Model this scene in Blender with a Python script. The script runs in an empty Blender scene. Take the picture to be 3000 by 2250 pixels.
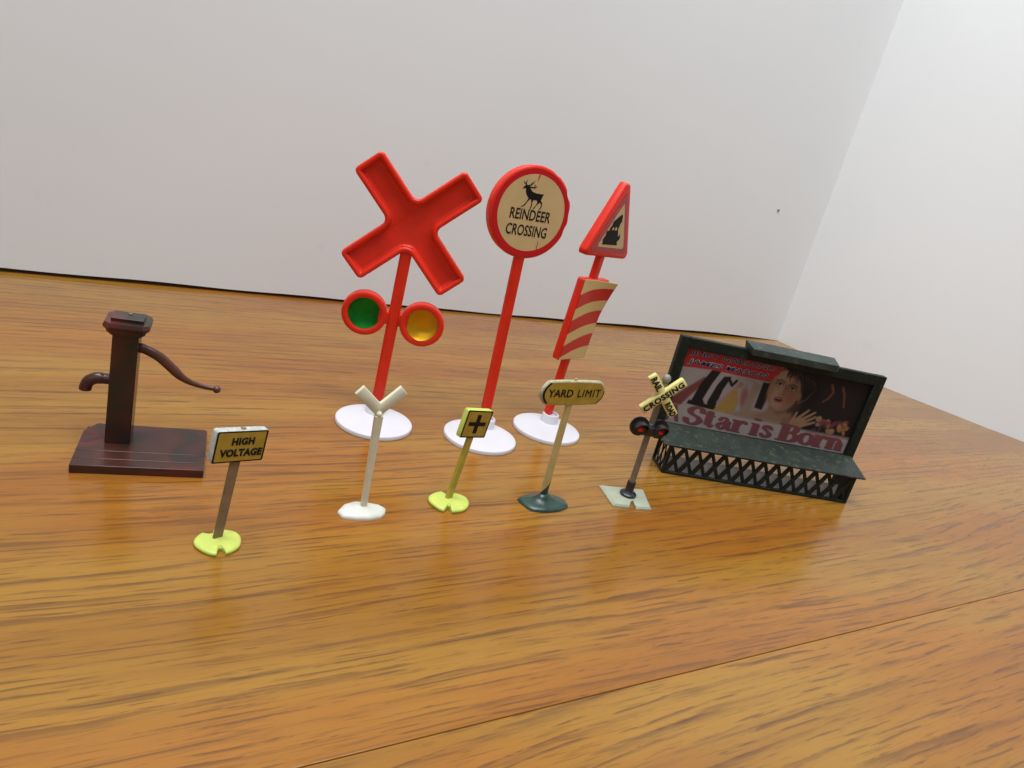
import bpy, bmesh, math, random
import numpy as np
from mathutils import Matrix, Vector
random.seed(7)
rad = math.radians
SC = bpy.context.scene
COL = SC.collection
SC.unit_settings.system = 'METRIC'
SC.unit_settings.scale_length = 0.01          # one unit is one centimetre

# ------------------------------------------------------------------ camera
pitch, roll = rad(18.878), rad(14.028)
fwd = Vector((0, math.cos(pitch), -math.sin(pitch)))
r0 = Vector((1, 0, 0)); u0 = Vector((0, math.sin(pitch), math.cos(pitch)))
cr = r0 * math.cos(roll) + u0 * math.sin(roll)
cu = -r0 * math.sin(roll) + u0 * math.cos(roll)
cam = bpy.data.cameras.new('camera'); camo = bpy.data.objects.new('camera', cam); COL.objects.link(camo)
m = Matrix((cr, cu, -fwd)).transposed().to_4x4(); m.translation = Vector((0, 0, 12.65)); camo.matrix_world = m
cam.sensor_width = 36; cam.sensor_fit = 'HORIZONTAL'; cam.lens = 36 * 2111.2 / 3000
cam.clip_start = 0.5; cam.clip_end = 1000
SC.camera = camo

# ------------------------------------------------------------------ light
w = bpy.data.worlds.new('World'); SC.world = w; w.use_nodes = True
bg = w.node_tree.nodes['Background']
bg.inputs[0].default_value = (0.82, 0.91, 1.0, 1); bg.inputs[1].default_value = 0.20

def area(name, loc, target, sx, sy, power, col):
    l = bpy.data.lights.new(name, 'AREA'); l.shape = 'RECTANGLE'; l.size = sx; l.size_y = sy
    l.energy = power; l.color = col
    o = bpy.data.objects.new(name, l); COL.objects.link(o); o.location = loc
    o.rotation_euler = (Vector(target) - Vector(loc)).to_track_quat('-Z', 'Y').to_euler()
    return o
area('window_light', (-14, -72, 92), (2, 50, 14), 110, 90, 30000, (0.80, 0.93, 1.0))
area('ceiling_light', (-5, 9, 122), (2, 38, 0), 120, 50, 222000, (0.91, 0.965, 1.0))
SC.view_settings.view_transform = 'Standard'; SC.view_settings.look = 'None'
SC.view_settings.exposure = 0.05; SC.view_settings.gamma = 1.0
SC.cycles.max_bounces = 8
SC.cycles.filter_width = 1.5

# ------------------------------------------------------------------ materials
def mat(name, col, rough=0.45, metal=0.0, spec=0.5, sss=0.0, var=0.0, vscale=3.0, col2=None, bump=0.0, bscale=20.0,
        coat=0.0, attr=False, ssr=0.08, dirt=None, stretch=(1, 1, 1)):
    M = bpy.data.materials.new(name); M.use_nodes = True; nt = M.node_tree; N = nt.nodes; L = nt.links
    b = N['Principled BSDF']; b.inputs['Roughness'].default_value = rough; b.inputs['Metallic'].default_value = metal
    b.inputs['Specular IOR Level'].default_value = spec
    b.inputs['Base Color'].default_value = (*col, 1)
    b.inputs['Coat Weight'].default_value = coat
    if sss > 0:
        b.inputs['Subsurface Weight'].default_value = sss; b.inputs['Subsurface Radius'].default_value = (1.0, 0.5, 0.4)
        b.inputs['Subsurface Scale'].default_value = ssr
    tc = N.new('ShaderNodeTexCoord'); mp = N.new('ShaderNodeMapping'); mp.inputs['Scale'].default_value = stretch
    L.new(tc.outputs['Object'], mp.inputs[0])
    if attr:
        a = N.new('ShaderNodeAttribute'); a.attribute_name = 'Col'; L.new(a.outputs['Color'], b.inputs['Base Color'])
    elif var > 0 or col2:
        n = N.new('ShaderNodeTexNoise'); n.inputs['Scale'].default_value = vscale; n.inputs['Detail'].default_value = 5
        L.new(mp.outputs[0], n.inputs['Vector'])
        cr_ = N.new('ShaderNodeValToRGB'); L.new(n.outputs['Fac'], cr_.inputs[0])
        c2 = col2 if col2 else tuple(c * (1 - var) for c in col)
        cr_.color_ramp.elements[0].position = 0.38; cr_.color_ramp.elements[1].position = 0.62
        cr_.color_ramp.elements[0].color = (*c2, 1); cr_.color_ramp.elements[1].color = (*col, 1)
        out = cr_.outputs[0]
        if dirt:
            n2 = N.new('ShaderNodeTexNoise'); n2.inputs['Scale'].default_value = vscale * 2.7; n2.inputs['Detail'].default_value = 6
            L.new(mp.outputs[0], n2.inputs['Vector'])
            r2 = N.new('ShaderNodeMapRange'); r2.inputs[1].default_value = .56; r2.inputs[2].default_value = .68
            L.new(n2.outputs['Fac'], r2.inputs[0])
            mx = N.new('ShaderNodeMix'); mx.data_type = 'RGBA'; L.new(r2.outputs[0], mx.inputs[0])
            L.new(out, mx.inputs[6]); mx.inputs[7].default_value = (*dirt, 1); out = mx.outputs[2]
        L.new(out, b.inputs['Base Color'])
    if bump > 0:
        n3 = N.new('ShaderNodeTexNoise'); n3.inputs['Scale'].default_value = bscale; n3.inputs['Detail'].default_value = 4
        L.new(mp.outputs[0], n3.inputs['Vector'])
        bp = N.new('ShaderNodeBump'); bp.inputs['Strength'].default_value = bump; bp.inputs['Distance'].default_value = 0.02
        L.new(n3.outputs['Fac'], bp.inputs['Height']); L.new(bp.outputs[0], b.inputs['Normal'])
    return M

def wood_mat():
    M = bpy.data.materials.new('oak_laminate'); M.use_nodes = True; nt = M.node_tree; N = nt.nodes; L = nt.links
    b = N['Principled BSDF']
    def math_(op, a, c=None, clamp=False):
        n = N.new('ShaderNodeMath'); n.operation = op; n.use_clamp = clamp
        for i, v in enumerate((a, c)):
            if v is None: continue
            if isinstance(v, (int, float)): n.inputs[i].default_value = v
            else: L.new(v, n.inputs[i])
        return n.outputs[0]
    tc = N.new('ShaderNodeTexCoord')
    mp = N.new('ShaderNodeMapping'); L.new(tc.outputs['Object'], mp.inputs[0])
    def noise(sx, sy, detail=3, rough=.55, off=0):
        q = N.new('ShaderNodeMapping'); q.inputs['Scale'].default_value = (sx, sy, 1); q.inputs['Location'].default_value = (off, off * 1.7, 0)
        L.new(mp.outputs[0], q.inputs[0])
        n = N.new('ShaderNodeTexNoise'); n.noise_dimensions = '2D'; n.inputs['Scale'].default_value = 1; n.inputs['Detail'].default_value = detail
        n.inputs['Roughness'].default_value = rough; L.new(q.outputs[0], n.inputs['Vector']); return n.outputs['Fac']
    def rng(v, a, c, lo=0., hi=1.):
        r = N.new('ShaderNodeMapRange'); r.interpolation_type = 'SMOOTHSTEP'
        for i, x in enumerate((a, c, lo, hi)): r.inputs[i + 1].default_value = x
        L.new(v, r.inputs[0]); return r.outputs[0]
    sep = N.new('ShaderNodeSeparateXYZ'); L.new(mp.outputs[0], sep.inputs[0])
    # growth rings: across-grain coordinate bent by long low noise -> long streaks with some cathedral arches
    big = noise(.016, .062, 1, .4, 3.1)
    sm = noise(.10, .55, 3, .5, 9.3)
    v = math_('ADD', math_('MULTIPLY', sep.outputs[1], 1.75), math_('MULTIPLY', big, 15.0))
    v = math_('ADD', v, math_('MULTIPLY', sm, .95))
    ring = math_('FRACT', v)
    ring = math_('FRACT', math_('ADD', v, math_('MULTIPLY', noise(.7, 5.0, 4, .65, 51.), .30)))
    late = math_('MULTIPLY', rng(ring, .45, .90), rng(ring, 1.0, .93))           # dark late wood, sharp on one side
    brk = rng(noise(.12, 2.2, 5, .65, 21.), .44, .62)                               # where the dark line shows
    late = math_('MULTIPLY', late, math_('ADD', math_('MULTIPLY', brk, .85), .15))
    ring2 = math_('FRACT', math_('ADD', math_('MULTIPLY', v, 2.63), math_('MULTIPLY', noise(.14, .9, 3, .5, 77.), 1.1)))
    thin = math_('MULTIPLY', math_('MULTIPLY', rng(ring2, .5, .9), rng(ring2, 1.0, .92)), rng(noise(.30, 2.6, 5, .65, 31.), .50, .60))
    fine = rng(noise(.5, 11., 5, .68, 5.), .52, .68)                             # short pores
    fine2 = noise(.8, 14., 3, .6, 41.)
    band = rng(noise(.03, .3, 3, .5, 13.), .36, .66)                              # broad colour drift
    def mixc(f, a, c):
        x = N.new('ShaderNodeMix'); x.data_type = 'RGBA'
        L.new(f, x.inputs[0])
        for i, k in ((6, a), (7, c)):
            if isinstance(k, tuple): x.inputs[i].default_value = (*k, 1)
            else: L.new(k, x.inputs[i])
        return x.outputs[2]
    hue = rng(noise(.05, .16, 3, .55, 61.), .38, .62)
    base = mixc(band, mixc(hue, (0.2714, 0.0948, 0.0112), (0.2714, 0.1177, 0.0139)), mixc(hue, (0.3360, 0.1299, 0.0154), (0.3360, 0.1650, 0.0209)))
    base = mixc(math_('MULTIPLY', fine2, .30), base, (0.2025, 0.0702, 0.0115))
    c1 = mixc(math_('MULTIPLY', late, .62), base, (0.1034, 0.0395, 0.0115))
    c1 = mixc(math_('MULTIPLY', thin, .70), c1, (0.0904, 0.0334, 0.0115))
    c2 = mixc(math_('MULTIPLY', fine, .42), c1, (0.1034, 0.0403, 0.0115))
    L.new(c2, b.inputs['Base Color'])
    b.inputs['Specular IOR Level'].default_value = .44
    rr = math_('ADD', math_('MULTIPLY', noise(.3, .6, 3, .6, 2.), .10), .14)
    L.new(rr, b.inputs['Roughness'])
    bp = N.new('ShaderNodeBump'); bp.inputs['Strength'].default_value = .10; bp.inputs['Distance'].default_value = .012
    L.new(math_('ADD', fine, math_('MULTIPLY', fine2, .8)), bp.inputs['Height']); L.new(bp.outputs[0], b.inputs['Normal'])
    return M

def board_mat():
    M = bpy.data.materials.new('white_card'); M.use_nodes = True; nt = M.node_tree; N = nt.nodes; L = nt.links
    b = N['Principled BSDF']; b.inputs['Roughness'].default_value = .42; b.inputs['Specular IOR Level'].default_value = .35
    tc = N.new('ShaderNodeTexCoord')
    n = N.new('ShaderNodeTexNoise'); n.inputs['Scale'].default_value = .05; n.inputs['Detail'].default_value = 6; L.new(tc.outputs['Object'], n.inputs['Vector'])
    n2 = N.new('ShaderNodeTexNoise'); n2.inputs['Scale'].default_value = .22; n2.inputs['Detail'].default_value = 7; n2.inputs['Roughness'].default_value = .7
    L.new(tc.outputs['Object'], n2.inputs['Vector'])
    r = N.new('ShaderNodeMapRange'); r.inputs[1].default_value = .66; r.inputs[2].default_value = .80; r.inputs[4].default_value = .55
    L.new(n2.outputs['Fac'], r.inputs[0])
    a = N.new('ShaderNodeValToRGB'); L.new(n.outputs['Fac'], a.inputs[0])
    a.color_ramp.elements[0].position = .3; a.color_ramp.elements[0].color = (.74, .735, .73, 1)
    a.color_ramp.elements[1].position = .7; a.color_ramp.elements[1].color = (.77, .765, .76, 1)
    x = N.new('ShaderNodeMix'); x.data_type = 'RGBA'; L.new(r.outputs[0], x.inputs[0]); L.new(a.outputs[0], x.inputs[6])
    x.inputs[7].default_value = (.60, .62, .64, 1); L.new(x.outputs[2], b.inputs['Base Color'])
    n3 = N.new('ShaderNodeTexNoise'); n3.inputs['Scale'].default_value = 9; n3.inputs['Detail'].default_value = 3; L.new(tc.outputs['Object'], n3.inputs['Vector'])
    bp = N.new('ShaderNodeBump'); bp.inputs['Strength'].default_value = .06; bp.inputs['Distance'].default_value = .02
    L.new(n3.outputs['Fac'], bp.inputs['Height']); L.new(bp.outputs[0], b.inputs['Normal'])
    return M

WOOD = wood_mat(); CARD = board_mat()
RED = mat('red_plastic', (.74, .026, .008), .36, spec=.36, sss=.4, var=.10, vscale=1.5, bump=.10, bscale=6, ssr=.12)
PRINTRED = mat('red_print', (.55, .009, .013), .34, spec=.35, var=.08, vscale=4)
CREAM = mat('cream_print', (.61, .425, .20), .42, spec=.35, var=.07, vscale=1.2)
INK = mat('black_ink', (.007, .006, .006), .6, spec=.2)
WHITE = mat('white_plastic', (.64, .60, .63), .42, sss=.06, ssr=.08, var=.03, vscale=1.0, bump=.06, bscale=5)
GREENFOIL = mat('green_foil', (.010, .23, .020), .26, metal=.75, var=.35, vscale=2.0, bump=.25, bscale=3)
YELFOIL = mat('yellow_foil', (.74, .34, .005), .26, metal=.65, var=.12, vscale=2.0, bump=.2, bscale=3)
MUSTARD = mat('mustard_print', (.42, .27, .030), .40, var=.18, vscale=3, bump=.15, bscale=14)
LIME = mat('yellow_green_plastic', (.56, .63, .12), .42, sss=.2, ssr=.05, var=.12, vscale=3, bump=.15, bscale=8)
LIMEPOST = mat('yellow_plastic', (.47, .36, .045), .42, sss=.1, ssr=.04, var=.2, vscale=2, bump=.1, bscale=8)
WORNWHITE = mat('worn_white_edge', (.52, .53, .49), .5, var=.25, vscale=7, dirt=(.30, .25, .17), bump=.4, bscale=16)
TAN = mat('tan_post', (.25, .155, .085), .5, var=.25, vscale=2.5, bump=.1, bscale=12)
BONE = mat('bone_plastic', (.70, .65, .48), .42, sss=.25, ssr=.06, var=.10, vscale=2.2, bump=.15, bscale=7)
BONEBASE = mat('pale_plastic', (.66, .65, .57), .40, sss=.2, ssr=.05, var=.06, vscale=3, bump=.25, bscale=5)
STRAW = mat('straw_post', (.56, .42, .16), .42, sss=.1, ssr=.04, var=.16, vscale=1.6, bump=.12, bscale=8)
YARDEDGE = mat('chipped_edge', (.50, .46, .30), .5, var=.3, vscale=6, dirt=(.16, .13, .07), bump=.4, bscale=12)
DGREEN = mat('dark_green_paint', (.028, .062, .045), .30, var=.35, vscale=3, bump=.3, bscale=9)
GREYGREEN = mat('grey_green_plastic', (.38, .40, .29), .5, var=.10, vscale=4, bump=.15, bscale=10)
BLACK = mat('black_plastic', (.018, .016, .018), .34, var=.2, vscale=6, bump=.1, bscale=10)
GREYPOST = mat('grey_brown_post', (.20, .15, .10), .42, var=.2, vscale=2.5)
PALEYEL = mat('pale_yellow_plastic', (.74, .66, .24), .42, sss=.15, ssr=.04, var=.14, vscale=4, bump=.15, bscale=10)
REDLENS = mat('red_lens', (.75, .008, .012), .18, sss=.3, ssr=.05)
BALLGREY = mat('grey_knob', (.24, .235, .19), .5, var=.2, vscale=8)
BB = mat('billboard_green', (.010, .0135, .0098), .50, spec=.25, col2=(.008, .011, .008), vscale=2.0, dirt=(.018, .026, .020), bump=.12, bscale=12)
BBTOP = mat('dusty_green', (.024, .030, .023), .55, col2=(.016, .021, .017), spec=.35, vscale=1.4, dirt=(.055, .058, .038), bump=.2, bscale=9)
PAPER = mat('white_paper', (.88, .82, .82), .7, var=.06, vscale=1)
PAINTED = mat('printed_paper', (.5, .5, .5), .55, spec=.2, attr=True)
STRIPED = mat('striped_label', (.5, .5, .5), .34, attr=True)

def pump_mat():
    M = bpy.data.materials.new('marbled_brown_plastic'); M.use_nodes = True; nt = M.node_tree; N = nt.nodes; L = nt.links
    b = N['Principled BSDF']; b.inputs['Roughness'].default_value = .24; b.inputs['Specular IOR Level'].default_value = .40
    tc = N.new('ShaderNodeTexCoord')
    n = N.new('ShaderNodeTexNoise'); n.inputs['Scale'].default_value = .42; n.inputs['Detail'].default_value = 2; n.inputs['Distortion'].default_value = .9
    L.new(tc.outputs['Object'], n.inputs['Vector'])
    r = N.new('ShaderNodeValToRGB'); L.new(n.outputs['Fac'], r.inputs[0]); e = r.color_ramp.elements
    e[0].position = .34; e[0].color = (.012, .017, .012, 1); e[1].position = .44; e[1].color = (.042, .014, .010, 1)
    for p, c in ((.54, (.060, .019, .013)), (.61, (.10, .016, .012)), (.68, (.032, .012, .009)), (.76, (.014, .020, .014))):
        k = e.new(p); k.color = (*c, 1)
    L.new(r.outputs[0], b.inputs['Base Color'])
    n3 = N.new('ShaderNodeTexNoise'); n3.inputs['Scale'].default_value = 7; n3.inputs['Detail'].default_value = 4; L.new(tc.outputs['Object'], n3.inputs['Vector'])
    bp = N.new('ShaderNodeBump'); bp.inputs['Strength'].default_value = .12; bp.inputs['Distance'].default_value = .02
    L.new(n3.outputs['Fac'], bp.inputs['Height']); L.new(bp.outputs[0], b.inputs['Normal'])
    return M
PUMP = pump_mat()
PUMPARM = mat('brown_plastic', (.10, .034, .020), .30, var=.3, vscale=2.5, bump=.1, bscale=8)

# ------------------------------------------------------------------ mesh helpers
def mesh_obj(name, verts, faces, material, parent=None, smooth=False, bevel=0, seg=2, mats=None, fmat=None, autos=35):
    me = bpy.data.meshes.new(name); me.from_pydata([tuple(v) for v in verts], [], faces)
    bm = bmesh.new(); bm.from_mesh(me); bmesh.ops.recalc_face_normals(bm, faces=bm.faces); bm.to_mesh(me); bm.free()
    for M in (mats or [material]): me.materials.append(M)
    if fmat:
        for p, i in zip(me.polygons, fmat): p.material_index = i
    o = bpy.data.objects.new(name, me); COL.objects.link(o)
    if parent: o.parent = parent
    if bevel:
        bv = o.modifiers.new('bevel', 'BEVEL'); bv.width = bevel; bv.segments = seg; bv.limit_method = 'ANGLE'; bv.angle_limit = rad(35)
    if smooth or bevel:
        for p in me.polygons: p.use_smooth = True
        me.update()
        try: me.set_sharp_from_angle(angle=rad(autos if not bevel else 60))
        except Exception: pass
    return o

def box_vf(x0, x1, y0, y1, z0, z1):
    v = [(x, y, z) for z in (z0, z1) for y in (y0, y1) for x in (x0, x1)]
    f = [(0, 1, 3, 2), (4, 6, 7, 5), (0, 4, 5, 1), (1, 5, 7, 3), (3, 7, 6, 2), (2, 6, 4, 0)]
    return v, f
def box(name, x0, x1, y0, y1, z0, z1, M, parent=None, bevel=.02, seg=2):
    v, f = box_vf(x0, x1, y0, y1, z0, z1); return mesh_obj(name, v, f, M, parent, bevel=bevel, seg=seg)

def loft(name, loops, M, parent=None, caps=(True, True), smooth=True, autos=40, mats=None, capmat=None, closed=False):
    n = len(loops[0]); V = [p for l in loops for p in l]; F = []
    for k in range(len(loops) - 1):
        for i in range(n):
            j = (i + 1) % n
            F.append((k * n + i, k * n + j, (k + 1) * n + j, (k + 1) * n + i))
    if caps[0]: F.append(tuple(reversed(range(n))))
    if caps[1]: F.append(tuple(range((len(loops) - 1) * n, len(loops) * n)))
    return mesh_obj(name, V, F, M, parent, smooth=smooth, autos=autos)

def rounded(pts, radii, seg=6):
    """closed polygon with each corner rounded; constant point count"""
    out = []; n = len(pts)
    for i in range(n):
        p = Vector(pts[i]); a = Vector(pts[i - 1]); b = Vector(pts[(i + 1) % n])
        d1 = (a - p).normalized(); d2 = (b - p).normalized()
        ang = d1.angle(d2); r = radii[i] if isinstance(radii, (list, tuple)) else radii
        t = r / math.tan(ang / 2)
        t = min(t, (a - p).length * .49, (b - p).length * .49); r = t * math.tan(ang / 2)
        c = p + (d1 + d2).normalized() * (r / math.sin(ang / 2))
        s = p + d1 * t - c; e = p + d2 * t - c
        a0 = math.atan2(s.y, s.x); a1 = math.atan2(e.y, e.x); da = (a1 - a0 + math.pi) % (2 * math.pi) - math.pi
        for k in range(seg + 1):
            q = a0 + da * k / seg; out.append((c.x + r * math.cos(q), c.y + r * math.sin(q)))
    return out
def offset_poly(pts, d):
    """inset a counter-clockwise polygon by d"""
    out = []; n = len(pts)
    for i in range(n):
        a, p, b = Vector(pts[i - 1]), Vector(pts[i]), Vector(pts[(i + 1) % n])
        e1 = (p - a).normalized(); e2 = (b - p).normalized()
        n1 = Vector((-e1.y, e1.x)); n2 = Vector((-e2.y, e2.x))
        k = d / max(.2, 1 + n1.dot(n2)); out.append(tuple(p + (n1 + n2) * k))
    return out
def circle(r, n=64, cx=0, cz=0, rz=None): return [(cx + r * math.cos(2 * math.pi * i / n), cz + (rz or r) * math.sin(2 * math.pi * i / n)) for i in range(n)]
def at_y(l, y): return [(x, y, z) for x, z in l]
def at_z(l, z): return [(x, y, z) for x, y in l]

def tube(name, path, radii, M, parent=None, n=14, cap=True, sq=None):
    P = [Vector(p) for p in path]; loops = []; up = Vector((0, 1, 0))
    for i, p in enumerate(P):
        t = (P[min(i + 1, len(P) - 1)] - P[max(i - 1, 0)]).normalized()
        a = t.cross(up).normalized() if abs(t.dot(up)) < .95 else t.cross(Vector((1, 0, 0))).normalized(); b = t.cross(a).normalized()
        r = radii[i] if isinstance(radii, (list, tuple)) else radii
        ra, rb = r if isinstance(r, tuple) else (r, r)
        loops.append([p + a * ra * math.cos(2 * math.pi * k / n) + b * rb * math.sin(2 * math.pi * k / n) for k in range(n)])
    return loft(name, loops, M, parent, autos=50)

def curve_pts(ctrl, n=8):
    """Catmull-Rom through control points (with radius)"""
    C_ = [Vector(c) for c in ctrl]; C_ = [C_[0] * 2 - C_[1]] + C_ + [C_[-1] * 2 - C_[-2]]; out = []
    for i in range(1, len(C_) - 2):
        for k in range(n):
            t = k / n; a, b, c, d = C_[i - 1:i + 3]
            out.append(.5 * ((2 * b) + (c - a) * t + (2 * a - 5 * b + 4 * c - d) * t * t + (3 * b - a - 3 * c + d) * t ** 3))
    out.append(C_[-2]); return out

def sphere(name, c, r, M, parent=None, sz=1.0):
    bm = bmesh.new(); bmesh.ops.create_uvsphere(bm, u_segments=20, v_segments=12, radius=r)
    for v in bm.verts: v.co.z *= sz; v.co += Vector(c)
    me = bpy.data.meshes.new(name); bm.to_mesh(me); bm.free(); me.materials.append(M)
    for p in me.polygons: p.use_smooth = True
    o = bpy.data.objects.new(name, me); COL.objects.link(o)
    if parent: o.parent = parent
    return o

def decal(name, pts2, y, M, parent=None, t=.006, holes=None):
    """flat print: a thin raised shape in the x-z plane facing -y (any outline)"""
    bm = bmesh.new(); E_ = []
    def ring(ps, yy):
        vs = [bm.verts.new((x, yy, z)) for x, z in ps]
        return vs, [bm.edges.new((vs[i], vs[(i + 1) % len(vs)])) for i in range(len(vs))]
    for ps in [pts2] + (holes or []): E_ += ring(ps, y)[1]
    bmesh.ops.triangle_fill(bm, use_beauty=True, use_dissolve=False, edges=E_)
    r = bmesh.ops.extrude_face_region(bm, geom=bm.faces[:])
    for v in [g_ for g_ in r['geom'] if isinstance(g_, bmesh.types.BMVert)]: v.co.y += t
    bmesh.ops.recalc_face_normals(bm, faces=bm.faces)
    me = bpy.data.meshes.new(name); bm.to_mesh(me); bm.free(); me.materials.append(M)
    o = bpy.data.objects.new(name, me); COL.objects.link(o)
    if parent: o.parent = parent
    return o

def text(s, cx, cz, wd, ht, y, M, parent, bold=.0, shear=0.0, rot=0.0, name='lettering', space=1.0, depth=.004):
    c = bpy.data.curves.new(name, 'FONT'); c.body = s; c.size = 1; c.offset = bold; c.extrude = 0; c.space_character = space
    c.resolution_u = 3
    o = bpy.data.objects.new('tmp', c); COL.objects.link(o)
    dg = bpy.context.evaluated_depsgraph_get(); dg.update()
    me = bpy.data.meshes.new_from_object(o.evaluated_get(dg)); bpy.data.objects.remove(o); bpy.data.curves.remove(c)
    co = np.array([v.co[:2] for v in me.vertices]); lo, hi = co.min(0), co.max(0); co = (co - (lo + hi) / 2) / (hi - lo) * [wd, ht]
    co[:, 0] += co[:, 1] * shear
    cs, sn = math.cos(rot), math.sin(rot)
    for v, (a, b) in zip(me.vertices, co):
        v.co = (cx + a * cs - b * sn, y, cz + a * sn + b * cs)
    bm = bmesh.new(); bm.from_mesh(me)
    r = bmesh.ops.extrude_face_region(bm, geom=bm.faces[:])
    for v in [g_ for g_ in r['geom'] if isinstance(g_, bmesh.types.BMVert)]: v.co.y += depth
    bmesh.ops.recalc_face_normals(bm, faces=bm.faces); bm.to_mesh(me); bm.free()
    me.name = name; me.materials.clear(); me.materials.append(M)
    t = bpy.data.objects.new(name, me); COL.objects.link(t); t.parent = parent
    return t

def thing(name, label, cat, loc, yaw=0.0, kind=None, group=None):
    o = bpy.data.objects.new(name, None); COL.objects.link(o); o.empty_display_size = .5
    o.location = (loc[0], loc[1], loc[2] if len(loc) > 2 else 0); o.rotation_euler = (0, 0, yaw)
    if label: o['label'] = label
    if cat: o['category'] = cat
    if kind: o['kind'] = kind
    if group: o['group'] = group
    return o
def lean(o, tilt, ln):
    o.rotation_mode = 'YXZ'; o.rotation_euler = (rad(tilt), rad(ln), 0)
    return o

# ================================================================== THE SETTING
GA = rad(33.4)                                  # direction of the grain and of the back board
gu = Vector((math.cos(GA), math.sin(GA), 0)); gv = Vector((-gu.y, gu.x, 0))
seam0 = Vector((-2.31, 10.84, 0))
table = thing('tabletop', 'glossy oak laminate table top', None, (seam0.x, seam0.y, 0), GA, kind='structure')
del table['label']
box('table_core', -90, 130, -55, 110, -2.6, -.62, mat('table_core', (.20, .12, .06), .6), table, bevel=0)
for (y0, y1, ox, oy) in ((.011, 110, 0, 0), (-55, -.011, 37.0, -63.3)):
    v, f = box_vf(-90 - ox, 130 - ox, y0 - oy, y1 - oy, -.6, 0)
    o = mesh_obj('table_panel', v, f, WOOD, table, bevel=.02, seg=2); o.location = (ox, oy, 0)

def wall_board(name, pts, thick, z0, z1, label, gap=None):
    """a sheet of card standing along a plan line, with real thickness behind its face"""
    n = len(pts); V = []; F = []
    for i, (x, y) in enumerate(pts):
        a = Vector(pts[max(i - 1, 0)]); b = Vector(pts[min(i + 1, n - 1)]); d = (b - a).normalized(); nn = Vector((-d.y, d.x))
        zz = z0 + (gap(i / (n - 1)) if gap else 0)
        for (px, py) in ((x, y), (x + nn.x * thick, y + nn.y * thick)):
            V += [(px, py, zz), (px, py, z1)]
    for i in range(n - 1):
        a = 4 * i; b = a + 4
        F += [(a, b, b + 1, a + 1), (a + 3, b + 3, b + 2, a + 2), (a + 1, b + 1, b + 3, a + 3), (a + 2, b + 2, b, a)]
    F += [(0, 1, 3, 2), (4 * n - 4, 4 * n - 2, 4 * n - 1, 4 * n - 3)]
    o = mesh_obj(name, V, F, CARD, smooth=True, autos=30); o['kind'] = 'structure'; o['label'] = label
    return o
bd = Vector((math.cos(rad(33.9)), math.sin(rad(33.9))))
corner = Vector((23.75, 68.5))
pts = [tuple(corner - bd * (115 * (1 - i / 230))) for i in range(231)]
def gapf(t):
    s = 115 * (1 - t)                           # distance from the corner
    g_ = .19 + .04 * math.sin(s * .13) + .025 * math.sin(s * .71 + 1)
    return max(.01, g_ * min(1, s / 6))
wall_board('back_wall', pts, 2.4, 0.0, 62, 'large white card sheet standing along the back of the table', gapf)
ctrl = [(23.45, 68.55, 0), (26.6, 64.0, 0), (30.5, 59.4, 0), (34.2, 56.0, 0), (38.2, 52.66, 0), (52, 42.5, 0), (68, 31, 0), (90, 16, 0)]
rp = [(p.x, p.y) for p in curve_pts(ctrl, 10)]
wall_board('right_wall', rp, .5, 0.004, 62, 'white card sheet standing at the right side of the table')

# torn flap and small marks on the back board
def on_board(s, z, dy=-.01):
    p = corner - bd * s; nn = Vector((-bd.y, bd.x)); return (p.x + nn.x * dy, p.y + nn.y * dy, z)

bw = bpy.data.objects['back_wall']
sphere('pin_mark', on_board(6.26, 11.57, -.02), .11, mat('grey_mark', (.20, .20, .19), .6), bw)
sc_ = mesh_obj('card_scrap', [(36.3, 56.35, 0.003), (37.0, 56.0, 0.003), (37.4, 56.25, 0.003), (36.9, 56.9, 0.003), (36.35, 56.95, 0.12), (36.6, 56.7, .14)], [(0, 1, 5), (1, 2, 5), (2, 3, 5), (3, 4, 5), (4, 0, 5), (3, 2, 1, 0), (4, 3, 0)], CARD)
sc_['label'] = 'tiny white card scrap on the wood at the foot of the right sheet'; sc_['category'] = 'scrap'

# ================================================================== THE TALL RED SIGNS
def sign_base(root, dx, dy, hubr=.41):
    """round white foot with a short socket"""
    seg = 72
    prof = [(1.575, 0), (1.60, .02), (1.60, .15), (1.58, .178), (1.53, .192), (.9, .195), (hubr + .05, .195)]
    loops = [at_z([(dx * (1 if r > 1 else .5 if r > .6 else 0) + r * math.cos(a), dy * (1 if r > 1 else .5 if r > .6 else 0) + r * math.sin(a))
                   for a in [2 * math.pi * i / seg for i in range(seg)]], z) for r, z in prof]
    b = loft('base', loops, WHITE, root)
    hl = [at_z(circle(r, 36), z) for r, z in ((hubr + .04, .15), (hubr, .20), (hubr, .56), (hubr - .03, .60), (hubr - .10, .60), (hubr - .12, .50))]
    h = loft('socket', hl, WHITE, b)
    return b

def pole(root, z0, z1, hw, yc, ht, tl, M=RED):
    o = loft('pole', [[(x, y + yc, z) for x, y in rounded([(-hw, -ht), (hw, -ht), (hw, ht), (-hw, ht)], .09, 3)] for z in (z0, z1)], M, root)
    return lean(o, *tl)

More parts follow.
